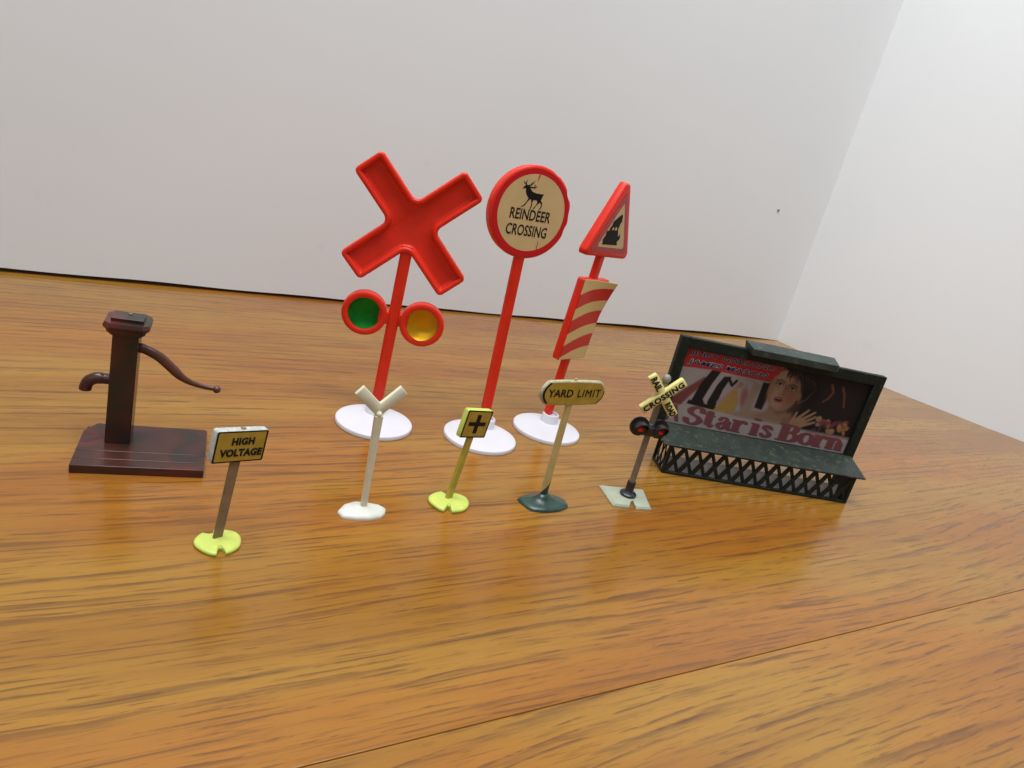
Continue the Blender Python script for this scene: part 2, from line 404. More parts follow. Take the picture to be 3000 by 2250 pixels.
# --- cross sign ---------------------------------------------------
yawX = rad(9.85)
X = thing('crossbuck_sign', 'tall red toy sign with plain X panel above green and yellow lamps', 'toy sign', (-5.42, 28.42), yawX)
dX = Matrix.Rotation(-yawX, 2) @ Vector((-5.232 + 5.42, 27.63 - 28.42))
sign_base(X, dX.x, dX.y)
tlX = (-.13, .6)
pole(X, .45, 7.42, .235, .21, .14, tlX)
h, Lr, wr = 8.264, 2.955, .66
def cross(L_, w_, h_):
    k = math.sqrt(.5); q = [(w_, w_), (w_, L_), (-w_, L_), (-w_, w_), (-L_, w_), (-L_, -w_), (-w_, -w_), (-w_, -L_), (w_, -L_), (w_, -w_), (L_, -w_), (L_, w_)]
    return [((a - b) * k, (a + b) * k + h_) for a, b in q]
def cr_loop(d, y, extra=0):
    rd = [.30 + d, max(.20 - d, .03), max(.20 - d, .03)] * 4
    return at_y(rounded(cross(Lr - d, wr - d, h), rd, 6), y)
loops = [cr_loop(.05, .40), cr_loop(.0, .36), cr_loop(0, .06), cr_loop(.02, .015), cr_loop(.07, 0), cr_loop(.15, 0.0), cr_loop(.19, .03), cr_loop(.235, .16), cr_loop(.27, .21), cr_loop(.33, .225)]
lean(loft('cross_panel', loops, RED, X, autos=60), *tlX)
for sx, F_, kc in ((-1, GREENFOIL, 0), (1, YELFOIL, 1)):
    cx, cz = sx * 1.19, 4.39 + (0.0 if sx < 0 else .0)
    ro, ri = .92, .655
    ls = [at_y(circle(r, 56, cx, cz), y) for r, y in ((ro - .05, .42), (ro, .38), (ro, .03), (ro - .02, -.02), (ro - .07, -.045), (ri + .07, -.045), (ri + .02, -.02), (ri, .04), (ri, .22), (.4, .22))]
    rg = loft('lamp_ring', ls, RED, X); lean(rg, *tlX)
    # foil disc, slightly dished and buckled
    V = [(cx, .16, cz)]; Fc = []; rn, an = 7, 40
    for i in range(1, rn + 1):
        for j in range(an):
            r = (ri - .004) * i / rn; a = 2 * math.pi * j / an
            y = .175 - .16 * (i / rn) ** 2 * (.55 - .45 * math.sin(a + (.5 if kc else 0))) - (.10 * (i / rn) ** 4 * max(0, math.cos(a + 1.0)) if kc else 0)
            V.append((cx + r * math.cos(a), y, cz + r * math.sin(a)))
    for j in range(an): Fc.append((0, 1 + j, 1 + (j + 1) % an))
    for i in range(rn - 1):
        for j in range(an):
            a_ = 1 + i * an + j; b_ = 1 + i * an + (j + 1) % an; Fc.append((a_, b_, b_ + an, a_ + an))
    ln = mesh_obj('lens', V, Fc, F_, rg, smooth=True, autos=80)
    ln['label'] = 'green foil lens' if sx < 0 else 'yellow foil lens'
    lean(box('lamp_arm', min(sx * .2, sx * .62), max(sx * .2, sx * .62), .02, .34, cz - .28, cz + .28, RED, X, bevel=.06), *tlX)

# --- reindeer sign ---------------------------------------------------
yawR = rad(32.5)
R_ = thing('round_sign', 'tall red toy sign with round cream face reading REINDEER CROSSING', 'toy sign', (-.7245, 29.868), yawR)
dR = Matrix.Rotation(-yawR, 2) @ Vector((-.8055 + .7245, 28.81 - 29.868))
sign_base(R_, dR.x, dR.y)
tlR = (-.3, -1.24)
pole(R_, .45, 8.1, .225, .20, .15, tlR)
hz, cxr = 9.74, .02
def dent(r, k=1.0):
    out = []
    for i in range(96):
        a = 2 * math.pi * i / 96; d = 0
        for a0, wd, dp in ((.52, .10, .09), (.08, .16, .06), (-.25, .10, .07), (1.1, .07, .03)):
            da = (a - a0 + math.pi) % (2 * math.pi) - math.pi; d += dp * math.exp(-(da / wd) ** 2)
        q = r - d * k; out.append((cxr + q * math.cos(a), hz + q * math.sin(a)))
    return out
ls = [at_y(dent(r, k), y) for r, y, k in ((1.80, .42, .3), (1.86, .38, .5), (1.88, .16, 1), (1.87, .06, 1), (1.82, .015, 1), (1.75, 0.0, .6), (.9, 0, 0))]
disc = loft('sign_disc', ls, RED, R_); lean(disc, *tlR)
decal('red_border', circle(1.76, 80, cxr, hz), -.012, PRINTRED, disc, .010, holes=[circle(1.545, 80, cxr, hz)])
face = decal('cream_face', circle(1.545, 80, cxr, hz), -.014, CREAM, disc, .012)
deer = [(-0.63, 10.641), (-0.56, 10.74), (-0.513, 10.8), (-0.432, 10.813), (-0.365, 10.796), (-0.248, 10.671), (-0.14, 10.58), (0.04, 10.544), (0.233, 10.545), (0.393, 10.551), (0.362, 10.464), (0.329, 10.342), (0.31, 10.248), (0.282, 10.189), (0.192, 10.122), (0.117, 9.993), (0.055, 9.902), (0.027, 9.926), (0.128, 10.076), (0.18, 10.211), (0.13, 10.277), (-0.019, 10.274), (-0.043, 10.243), (-0.054, 10.142), (-0.039, 10.017), (-0.09, 9.882), (-0.127, 9.859), (-0.085, 10.029), (-0.095, 10.154), (-0.137, 10.275), (-0.193, 10.285), (-0.289, 10.163), (-0.377, 10.006), (-0.525, 9.922), (-0.541, 9.943), (-0.432, 10.016), (-0.324, 10.176), (-0.263, 10.311), (-0.317, 10.357), (-0.404, 10.452), (-0.45, 10.552), (-0.466, 10.657), (-0.543, 10.672)]
dr = decal('deer_emblem', deer, -.022, INK, disc, .007)
hind = [(0.27, 10.262), (0.347, 10.271), (0.408, 10.189), (0.412, 10.025), (0.335, 9.904), (0.304, 9.9), (0.366, 10.036), (0.367, 10.156), (.29, 10.22)]
decal('hind_leg', hind, -.0221, INK, dr, .007)
def stroke(name, path, w0, w1, y, M, parent):
    n = len(path); Lf = []; Rt = []
    for i, p in enumerate(path):
        a = Vector(path[max(i - 1, 0)]); b = Vector(path[min(i + 1, n - 1)]); d = (b - a).normalized(); nn = Vector((-d.y, d.x))
        wv = w0 + (w1 - w0) * i / (n - 1); Lf.append(tuple(Vector(p) + nn * wv)); Rt.append(tuple(Vector(p) - nn * wv))
    return decal(name, Lf + Rt[::-1], y, M, parent, .006)
for k, a in enumerate([[(-0.48, 10.796), (-0.507, 10.863), (-0.497, 10.99)], [(-0.503, 10.846), (-0.584, 10.878), (-0.605, 10.93)],
          [(-0.385, 10.793), (-0.27, 10.837), (-0.183, 10.913), (-0.14, 10.999)], [(-0.249, 10.841), (-0.244, 10.935)],
          [(-0.36, 10.75), (-0.184, 10.742), (-0.055, 10.745), (0.011, 10.826)], [(-0.098, 10.748), (-0.088, 10.87)]]):
    stroke('antler', a, .026, .012, -.0222 - k * .0002, INK, dr)
text('REINDEER', -.005, 9.665, 1.91, .43, -.0228, INK, disc, bold=.016, shear=0)
text('CROSSING', -.04, 9.03, 1.93, .45, -.0228, INK, disc, bold=.016, shear=0)
stroke('crack', [(.05, 11.27), (.0, 11.15), (.02, 11.10), (-.03, 11.02)], .030, .006, -.024, PRINTRED, disc)
stroke('crack', [(.62, 8.33), (.58, 8.45), (.62, 8.55), (.58, 8.66)], .016, .006, -.024, PRINTRED, disc)

# --- triangle sign ---------------------------------------------------
yawT = rad(55)
T = thing('triangle_sign', 'tall red toy sign with locomotive triangle above a striped panel', 'toy sign', (2.166, 32.402), yawT)
dT = Matrix.Rotation(-yawT, 2) @ Vector((2.0728 - 2.166, 31.589 - 32.402))
sign_base(T, dT.x, dT.y)
tlT = (2.28, 2.22)
pole(T, .45, 8.7, .225, .22, .15, tlT)
tri = [(-1.78, 8.40), (1.92, 8.40), (1.98, 8.70), (.22, 11.70), (-.10, 11.70)]
def tri_loop(d, y): return at_y(rounded(offset_poly(tri, d), [.20, .16, .16, .14, .14], 5), y)
body = loft('triangle_panel', [tri_loop(.04, .42), tri_loop(0, .38), tri_loop(0, .08), tri_loop(.05, .01), tri_loop(.10, 0)], RED, T, autos=50); lean(body, *tlT)
lab = rounded([(-1.42, 8.62), (1.72, 8.66), (.14, 11.38)], [.12, .12, .06], 5)
decal('red_label', lab, -.014, mat('dull_red_print', (.42, .020, .028), .28, var=.2, vscale=3), body, .013)
decal('cream_triangle', rounded([(-.95, 8.84), (1.36, 8.88), (.17, 10.87)], [.10, .10, .05], 5), -.022, CREAM, body, .008)
loco = [(-0.619, 8.963), (0.632, 9.007), (.66, 9.08), (0.56, 9.12), (.60, 9.2), (0.714, 9.289), (.70, 9.40), (0.618, 9.532), (.56, 9.40), (.48, 9.44), (0.406, 9.582), (0.32, 9.70), (0.36, 9.845), (0.354, 9.96), (.43, 10.06), (0.401, 10.188), (.36, 10.30), (0.28, 10.389), (.1, 10.28), (-0.02, 10.19), (-.14, 10.10), (-0.277, 9.989), (-.26, 9.86), (-0.36, 9.741), (-0.398, 9.58), (-.52, 9.60), (-0.572, 9.521), (-.55, 9.36), (-0.616, 9.277), (-.64, 9.2), (-0.692, 9.18), (-.60, 9.06)]
decal('locomotive_emblem', loco, -.0295, INK, body, .007, holes=[[(-0.20, 9.65), (-0.13, 9.79), (-.02, 9.74), (-.03, 9.64)], [(.04, 9.65), (.06, 9.80), (0.20, 9.80), (0.25, 9.66)]])
# striped plate under it, its label lifting at the upper right corner
pl = [(-1.02, 3.44), (1.20, 3.44), (1.20, 7.36), (-1.02, 7.36)]
def pl_loop(d, y): return at_y(rounded(offset_poly(pl, d), .12, 4), y)
plate = loft('striped_panel', [pl_loop(.03, .38), pl_loop(0, .35), pl_loop(0, .05), pl_loop(.04, 0)], RED, T, autos=50); lean(plate, *tlT)
def grid_sheet(name, x0, x1, z0, z1, nx, nz, colf, yf, M, parent, thick=.012):
    xs = np.linspace(x0, x1, nx + 1); zs = np.linspace(z0, z1, nz + 1)
    XX, ZZ = np.meshgrid(xs, zs); Y = yf(XX, ZZ)
    V = np.stack([XX.ravel(), Y.ravel(), ZZ.ravel()], 1).tolist()
    i = np.arange(nz)[:, None] * (nx + 1) + np.arange(nx)[None, :]
    Fq = np.stack([i, i + 1, i + nx + 2, i + nx + 1], -1).reshape(-1, 4).tolist()
    me = bpy.data.meshes.new(name); me.from_pydata(V, [], Fq)
    ca = me.color_attributes.new('Col', 'FLOAT_COLOR', 'POINT')
    c = colf(XX, ZZ).reshape(-1, 3); ca.data.foreach_set('color', np.concatenate([c, np.ones((len(c), 1))], 1).astype(np.float32).ravel())
    me.materials.append(M)
    for p in me.polygons: p.use_smooth = True
    o = bpy.data.objects.new(name, me); COL.objects.link(o); o.parent = parent
    if thick:
        s = o.modifiers.new('thickness', 'SOLIDIFY'); s.thickness = thick; s.offset = 0
    return o
def stripe_col(Xg, Zg):
    t = (Xg + .98) / 2.16; out = np.empty(Xg.shape + (3,)); out[:] = (.66, .48, .20)
    # curved stripe edges
    z = Zg - .10 * np.sin(np.pi * np.clip(t, 0, 1))
    for (l0, r0), (l1, r1) in (((5.94, 6.45), (6.62, 7.05)), ((4.74, 5.27), (5.40, 5.93)), ((3.60, 4.12), (4.16, 4.76))):
        m_ = (z > l0 + (r0 - l0) * t) & (z < l1 + (r1 - l1) * t); out[m_] = (.56, .022, .022)
    return out
def curl(Xg, Zg):
    s = np.clip((Xg + 1.0) / 2.2 * .75 + (Zg - 3.5) / 3.85 * 1.0 - 1.02, 0, 1)
    s2 = np.clip((Zg - 5.6) / 1.8, 0, 1) * np.clip((Xg + .3) / 1.5, 0, 1)
    return -.022 - .55 * s ** 1.5 * .55 - .28 * s2 ** 1.4
grid_sheet('striped_label', -.98, 1.18, 3.48, 7.34, 60, 150, stripe_col, curl, STRIPED, plate)

# ================================================================== HAND PUMP
yP = rad(24.05)
PR = thing('toy_hand_pump', 'dark brown plastic toy hand pump on a rectangular base', 'toy pump', (-11.30, 20.93), yP)
b_ = mesh_obj('base', *box_vf(-1.86, 1.86, -1.45, 1.45, 0, .17), PUMP, PR, bevel=.03)
for y0, y1 in ((-1.487, -1.03), (-1.015, -.50), (-.485, 1.487)):
    if y1 > 1:
        ps = [(-1.886, y0), (1.886, y0), (1.886, y1 - .12), (1.80, y1), (-1.56, y1), (-1.886, y1 - .62)]
    else: ps = [(-1.886, y0), (1.886, y0), (1.886, y1), (-1.886, y1)]
    n = len(ps); V = at_z(ps, .12) + at_z(ps, .285)
    mesh_obj('plank', V, [tuple(reversed(range(n))), tuple(range(n, 2 * n))] + [(i, (i + 1) % n, n + (i + 1) % n, n + i) for i in range(n)], PUMP, b_, bevel=.022)
mesh_obj('edge_band', *box_vf(-1.882, 1.882, -1.482, -1.46, 0.004, .15), PUMP, b_, bevel=.008)
cx, cy, chw, chd = -.806, .558, .37, .50
colm = box('column', cx - chw, cx + chw, cy - chd, cy + chd, .27, 4.12, PUMP, PR, bevel=.03); lean(colm, .3, 1.12)
def oct_(hw, hd, c): return [(cx - hw + c, cy - hd), (cx + hw - c, cy - hd), (cx + hw, cy - hd + c), (cx + hw, cy + hd - c), (cx + hw - c, cy + hd), (cx - hw + c, cy + hd), (cx - hw, cy + hd - c), (cx - hw, cy - hd + c)]
cap = loft('cap', [at_z(oct_(.42, .54, .04), 4.02), at_z(oct_(.54, .59, .07), 4.12), at_z(oct_(.56, .60, .08), 4.20), at_z(oct_(.64, .64, .18), 4.24), at_z(oct_(.66, .66, .18), 4.30), at_z(oct_(.62, .62, .18), 4.42)], PUMP, PR, autos=25); lean(cap, .3, 1.12)
blk = box('cap_block', cx - .46, cx + .46, cy - .36, cy + .36, 4.41, 4.53, PUMP, cap, bevel=.02)
sphere('gate_mark', (cx + .02, cy + .15, 4.54), .06, mat('ochre_scar', (.22, .12, .04), .4), cap, .6)
hp = curve_pts([(cx + .33, cy, 3.52), (cx + .60, cy, 3.44), (cx + .98, cy, 3.25), (cx + 1.35, cy, 2.93), (cx + 1.66, cy, 2.65), (cx + 1.98, cy, 2.48), (cx + 2.40, cy, 2.37), (cx + 2.74, cy, 2.33)], 6)
nr = len(hp); rr_ = []
for i in range(nr):
    t = i / (nr - 1); r = np.interp(t, [0, .05, .12, .3, .5, .62, .8, 1], [.15, .165, .15, .165, .155, .115, .085, .07]); rr_.append((float(r), float(r * .8)))
hd = tube('handle', hp, rr_, PUMPARM, PR, 16); lean(hd, .3, 1.12)
sphere('handle_knob', (cx + 2.80, cy, 2.32), .13, PUMPARM, hd)
spt = curve_pts([(cx - .30, cy, 2.30), (cx - .55, cy, 2.31), (cx - .78, cy, 2.30), (cx - .98, cy, 2.18), (cx - 1.06, cy, 1.98), (cx - 1.07, cy, 1.88)], 6)
sp = tube('spout', spt, [.175] * 8 + [.19] * 12 + [.185] * (len(spt) - 20), PUMP, PR, 18); lean(sp, .3, 1.12)

# ================================================================== SMALL SIGNS
def blob_base(root, rx, ry, t, M, notches, rot=0.0, dome=.05, hole=.30, n=120, pw=2.0, name='base', wob=.02):
    def rr(a):
        base = 1 / ((abs(math.cos(a) / rx) ** pw + abs(math.sin(a) / ry) ** pw) ** (1 / pw))
        base *= 1 + wob * math.sin(3 * a + 1) + wob * .6 * math.sin(5 * a)
        for (na, hw, depth) in notches:
            da = abs((a - na + math.pi) % (2 * math.pi) - math.pi)
            k = max(0, min(1, (hw - da) / (hw * .42))); k = k * k * (3 - 2 * k); base *= 1 - depth * k
        return base
    lp = []
    for s, z in ((.96, 0), (1.0, t * .35), (1.0, t * .65), (.95, t * .95), (.86, t * 1.05), (.6, t * 1.05 + dome * .5), (.28, t + dome), (.05, t + dome * 1.2)):
        L_ = []
        for i in range(n):
            a = 2 * math.pi * i / n; r = rr(a) * (s if s > .8 else 1) if s > .8 else min(rr(a) * .86, s * (rx + ry) / 2 / .9)
            x, y = r * math.cos(a), r * math.sin(a); L_.append((x * math.cos(rot) - y * math.sin(rot), x * math.sin(rot) + y * math.cos(rot), z))
        lp.append(L_)
    return loft(name, lp, M, root, autos=60)
def wdir(root, loc, p):                          # angle of world point p as seen from the root, in root space
    return math.atan2(p[1] - loc[1], p[0] - loc[0]) - root.rotation_euler.z

# --- HIGH VOLTAGE ---
lh = (-6.965, 17.196); yH = rad(51.2)
HV = thing('warning_sign', 'small toy sign with mustard panel reading HIGH VOLTAGE on a notched yellow-green foot', 'toy sign', lh, yH)
blob_base(HV, .63, .60, .13, LIME, [(wdir(HV, lh, (-6.64, 16.70)), .22, .44), (wdir(HV, lh, (-7.33, 17.45)), .30, .30)], dome=.04, wob=.03)
tlH = (0, 6.25)
ph = loft('post', [[(x, y + .10, z) for x, y in rounded([(-.14 * k, -.045), (.14 * k, -.045), (.14 * k, .045), (-.14 * k, .045)], .02, 2)] for z, k in ((.12, .95), (.5, .95), (2.66, 1.0))], TAN, HV); lean(ph, *tlH)
hh, hw_, zc = .477, .757, 3.062
def rectl(hw, hh_, zc_, cx_=0): return [(cx_ - hw, zc_ - hh_), (cx_ + hw, zc_ - hh_), (cx_ + hw, zc_ + hh_), (cx_ - hw, zc_ + hh_)]
def rl(d, y, r=.06): return at_y(rounded(offset_poly(rectl(hw_, hh, zc), d), r, 4), y)
pn = loft('panel', [rl(.02, .27), rl(0, .24), rl(0, .02), rl(.02, 0), rl(.04, -.003)], WORNWHITE, HV, autos=50); lean(pn, *tlH)
decal('black_border', rounded(rectl(hw_ - .012, hh - .012, zc), .05, 4), -.010, INK, pn, .008, holes=[rounded(rectl(hw_ - .062, hh - .05, zc), .03, 3)])
decal('mustard_face', rounded(rectl(hw_ - .063, hh - .051, zc), .03, 3), -.008, MUSTARD, pn, .006)
text('HIGH', .045, 3.225, .66, .22, -.020, INK, pn, bold=.045, space=1.08, depth=.012)
text('VOLTAGE', .045, 2.885, 1.24, .23, -.020, INK, pn, bold=.045, space=1.05, depth=.012)
box('moulding_nub', -.02, .10, .06, .18, zc + hh - .01, zc + hh + .035, TAN, pn, bevel=.015)

# --- plus sign ---
lp_ = (-1.149, 22.601); yp = rad(47.46)
PS = thing('crossroad_sign', 'small yellow toy sign with a black plus on a notched yellow foot', 'toy sign', lp_, yp)
blob_base(PS, .74, .66, .15, LIME, [(wdir(PS, lp_, (-.88, 21.98)) , .20, .50), (wdir(PS, lp_, (-1.45, 22.95)), .22, .42)], rot=-.3, dome=.05, wob=.03)
tlp = (.45, 8.05)
pp = loft('post', [[(x, y + .10, z) for x, y in rounded([(-.12 * k, -.075), (.12 * k, -.075), (.12 * k, .075), (-.12 * k, .075)], .03, 3)] for z, k in ((.12, 1.0), (1.5, 1.0), (2.7, .95))], LIMEPOST, PS); lean(pp, *tlp)
def rl2(d, y, r=.07): return at_y(rounded(offset_poly(rectl(.602, .521, 3.12), d), r, 4), y)
pn = loft('panel', [rl2(.02, .23), rl2(0, .20), rl2(0, .02), rl2(.02, 0), rl2(.04, -.003)], LIME, PS, autos=50); lean(pn, *tlp)
decal('black_border', rounded(rectl(.590, .509, 3.12), .05, 4), -.009, INK, pn, .007, holes=[rounded(rectl(.535, .463, 3.12), .05, 3)])
decal('mustard_face', rounded(rectl(.534, .462, 3.12), .05, 3), -.008, MUSTARD, pn, .006)
a_, b2 = .088, .35
decal('plus_mark', [(x + .0, z + 3.13) for x, z in [(a_, -b2), (a_, -a_ * .8), (.40, -a_ * .8), (.40, a_ * .8), (a_, a_ * .8), (a_, b2 * .98), (-a_, b2 * .98), (-a_, a_ * .8), (-.40, a_ * .8), (-.40, -a_ * .8), (-a_, -a_ * .8), (-a_, -b2)]], -.018, mat('brown_black_ink', (.012, .007, .005), .6, spec=.2), pn, .012)

# --- YARD LIMIT ---
ly = (2.202, 24.217); yy = rad(36.38)
YL = thing('yard_limit_sign', 'small toy sign with bowed yellow board reading YARD LIMIT on a dark green foot', 'toy sign', ly, yy)
yo = [(1.23, 24.15), (1.50, 23.78), (1.82, 23.56), (2.12, 23.60), (2.45, 23.74), (2.85, 24.05), (3.16, 24.46), (3.12, 24.80), (2.94, 25.04), (2.40, 25.12), (2.05, 25.02), (1.70, 24.80), (1.42, 24.48)]
Mi = Matrix.Rotation(-yy, 2)
yo2 = [Mi @ (Vector(p) - Vector(ly)) for p in yo]; ycen = sum(yo2, Vector((0, 0))) / len(yo2)
yo3 = curve_pts([(p.x, p.y, 0) for p in yo2 + yo2[:1]], 5)[:-1]
lpz = []
for s, z, tow in ((1, 0, 0), (1.0, .05, 0), (.93, .11, 0), (.75, .16, .1), (.5, .23, .4), (.28, .34, .8), (.20, .45, 1)):
    lpz.append([((ycen.x * (1 - tow)) + (p.x - ycen.x) * s, (ycen.y * (1 - tow)) + .06 * tow + (p.y - ycen.y) * s, z) for p in yo3])
loft('base', lpz, DGREEN, YL, autos=70)
tly = (.32, 0)
pth = [(0, .12, z) for z in (.2, .8, 1.6, 2.6, 4.3)]
po = tube('post', pth, [(.165, .10), (.165, .10), (.16, .10), (.155, .10), (.14, .09)], STRAW, YL, 20); lean(po, *tly)
# chipped green paint running up the right of the post
V = []; F_ = []; na, nz = 14, 10
for i in range(nz + 1):
    for j in range(na + 1):
        a = math.pi * (.98 + 1.10 * j / na); top = .46 + .72 * (j / na) ** 1.1; z = .28 + (top - .28 + .02) * i / nz
        V.append(((.170) * math.cos(a), .12 + (.105) * math.sin(a), z))
for i in range(nz):
    for j in range(na): k = i * (na + 1) + j; F_.append((k, k + 1, k + na + 2, k + na + 1))
cp = mesh_obj('chipped_paint', V, F_, DGREEN, po, smooth=True); s_ = cp.modifiers.new('t', 'SOLIDIFY'); s_.thickness = .012
def yard_outline(d=0.0):
    W, Hh = 1.45 - d, .475 - d; pts_ = []
    for t in np.linspace(-1, 1, 11): pts_.append((t * (W - .30), -Hh + .03 * t * t))              # bottom bowed
    for t in np.linspace(-.85, .85, 9): pts_.append((W - .27 * (t / 1.0) ** 2 - .015, t * (Hh - .02)))
    for t in np.linspace(1, -1, 11): pts_.append((t * (W - .30), Hh - .03 * t * t))
    for t in np.linspace(.85, -.85, 9): pts_.append((-W + .27 * (t / 1.0) ** 2 + .015, t * (Hh - .02)))
    return [(x, z + 4.6 + 0.0) for x, z in pts_]
bd_ = loft('board', [at_y(yard_outline(.02), .15), at_y(yard_outline(0), .13), at_y(yard_outline(0), .03), at_y(yard_outline(.025), 0)], YARDEDGE, YL, autos=50); lean(bd_, *tly)
decal('yellow_face', yard_outline(.055), -.006, MUSTARD, bd_, .005)
def end_arc(sg, d0, d1, z0, z1):
    o_, i_ = [], []
    for t in np.linspace(z0, z1, 9):
        o_.append((sg * (1.43 - d0 - .27 * t * t - .015), 4.6 + t * .43)); i_.append((sg * (1.43 - d1 - .27 * t * t - .015), 4.6 + t * .415))
    return o_ + i_[::-1]
decal('border_line', end_arc(-1, .03, .12, -.9, .92), -.013, INK, bd_, .008)
decal('border_line', end_arc(1, .03, .065, -.95, .2), -.013, INK, bd_, .008)
text('YARD', -.60, 4.605, 1.10, .29, -.018, INK, bd_, bold=.012, depth=.011)
text('LIMIT', .69, 4.605, 1.04, .29, -.018, INK, bd_, bold=.0, space=1.12, depth=.011)
box('moulding_nub', -.10, .0, .04, .08, 5.05, 5.15, STRAW, bd_, bevel=.01)

# --- blank white crossing sign, seen from its back ---
lw = (-3.75, 20.711); yw = rad(33.86)
WX = thing('blank_crossing_sign', 'small plain off-white toy sign with two bare upper arms in a V', 'toy sign', lw, yw)
ob = [(-4.474, 20.273), (-4.414, 20.74), (-4.15, 21.08), (-3.777, 21.20), (-3.35, 21.26), (-3.073, 21.136), (-3.03, 20.86), (-3.106, 20.584), (-3.42, 20.30), (-3.784, 20.127), (-4.215, 20.035)]
Mi = Matrix.Rotation(-yw, 2); ob2 = [Mi @ (Vector(p) - Vector(lw)) for p in ob]; oc = sum(ob2, Vector((0, 0))) / len(ob2)
def obl(s, z, tow=0): return at_z(rounded([(oc.x * (1 - tow) + (p.x - oc.x) * s, oc.y * (1 - tow) + (p.y - oc.y) * s) for p in ob2][::-1], .10 * s, 3), z)
loft('base', [obl(1, 0), obl(1.0, .05), obl(.95, .10), obl(.72, .17), obl(.45, .20, .4), obl(.22, .25, .9)], BONEBASE, WX, autos=60)
tlw = (.09, -1.04)
pw_ = loft('post', [[(x, y, z) for x, y in rounded([(-a, -b), (a, -b), (a, b), (-a, b)], min(a, b) * .5, 3)] for z, a, b in ((.15, .10, .085), (1.0, .10, .085), (3.50, .135, .10))], BONE, WX); lean(pw_, *tlw)
an_ = .762; ca, sa = math.cos(an_), math.sin(an_); hwid = .185; Lw = 1.01; cz_ = 3.66
d1 = Vector((ca, sa)); n1 = Vector((-sa, ca)); d2 = Vector((-ca, sa)); n2 = Vector((sa, ca)); c0 = Vector((0, cz_))
vv = [c0 + Vector((0, -hwid * 1.30)), c0 + d1 * Lw - n1 * hwid, c0 + d1 * Lw + n1 * hwid, c0 + Vector((0, hwid / ca)), c0 + d2 * Lw + n2 * hwid, c0 + d2 * Lw - n2 * hwid]
def vl(d, y): return at_y(rounded(offset_poly([tuple(p) for p in vv], d), [.05, .03, .03, .03, .03, .03], 3), y)
ar = loft('arms', [vl(.02, .14), vl(0, .12), vl(0, .02), vl(.02, -.0)], BONE, WX, autos=50); lean(ar, *tlw)
sphere('knob', (0, -.02, 3.56), .095, BONE, ar)

# --- RAILROAD CROSSING flasher ---
lr = (5.645, 26.648); yr = rad(15.25)
RX = thing('railroad_crossing_signal', 'small toy signal with yellow crossed boards reading RAILROAD CROSSING over twin red lights', 'toy signal', lr, yr)
Mi = Matrix.Rotation(-yr, 2)
def loc2(p): q = Mi @ (Vector(p) - Vector(lr)); return (q.x, q.y)
bo = [loc2(p) for p in [(5.0, 25.52), (5.66, 25.72), (5.70, 25.98), (5.80, 26.25), (5.86, 26.24), (5.88, 26.0), (5.94, 25.74), (6.60, 26.02), (6.42, 27.62), (4.49, 27.02)]]
n = len(bo); bc = sum([Vector(p) for p in bo], Vector((0, 0))) / n
def bol(s, z): return at_z([(bc.x + (p[0] - bc.x) * s, bc.y + (p[1] - bc.y) * s) for p in bo], z)
loft('base', [bol(1, 0), bol(1, .05), bol(.90, .13)], GREYGREEN, RX, autos=20)
tlr = (-.13, .7)
lean(loft('collar', [at_z(circle(r, 32), z) for r, z in ((.33, .12), (.34, .16), (.34, .22), (.29, .27), (.20, .29), (.175, .32), (.175, .74), (.16, .76))], BLACK, RX, autos=35), *tlr)
po = loft('post', [at_z(circle(.125, 24), .6), at_z(circle(.125, 24), 5.1)], GREYPOST, RX); lean(po, *tlr)
kb = sphere('finial', (0, 0, 5.26), .17, BALLGREY, RX, 1.05); lean(kb, *tlr)
ang = .803; ca, sa = math.cos(ang), math.sin(ang); cz_ = 4.64; Lr_, hw2 = .99, .18
def arm_loop(dirx, d, y, front=0):
    D = Vector((dirx * ca, sa)); Nn = Vector((-D.y, D.x)); c0 = Vector((-.05, cz_)); q = [c0 - D * (Lr_ - d) - Nn * (hw2 - d), c0 + D * (Lr_ - d) - Nn * (hw2 - d), c0 + D * (Lr_ - d) + Nn * (hw2 - d), c0 - D * (Lr_ - d) + Nn * (hw2 - d)]
    return at_y(rounded([tuple(p) for p in q], .05, 3), y)
A2 = loft('crossarm', [arm_loop(-1, .02, -.125), arm_loop(-1, 0, -.14), arm_loop(-1, 0, -.315), arm_loop(-1, .03, -.338)], PALEYEL, RX, autos=50); lean(A2, *tlr)
A1 = loft('crossarm', [arm_loop(1, .02, -.127), arm_loop(1, 0, -.142), arm_loop(1, 0, -.335), arm_loop(1, .03, -.358)], PALEYEL, RX, autos=50); lean(A1, *tlr)
text('CROSSING', -.05, cz_ - .02, 1.82, .24, -.368, INK, A1, bold=.04, rot=ang, space=1.1, depth=.010)
for s, dd, wd in (('RAIL', .63, .60), ('ROAD', -.63, .62)):
    text(s, -.05 - ca * dd, cz_ + sa * dd - .02, wd, .27, -.353, INK, A2, bold=.035, rot=-ang, space=1.02, depth=.015)
zl = 3.15
lb = box('light_bar', -.46, .34, -.26, .0, zl - .28, zl + .12, BLACK, RX, bevel=.09, seg=3); lean(lb, *tlr)
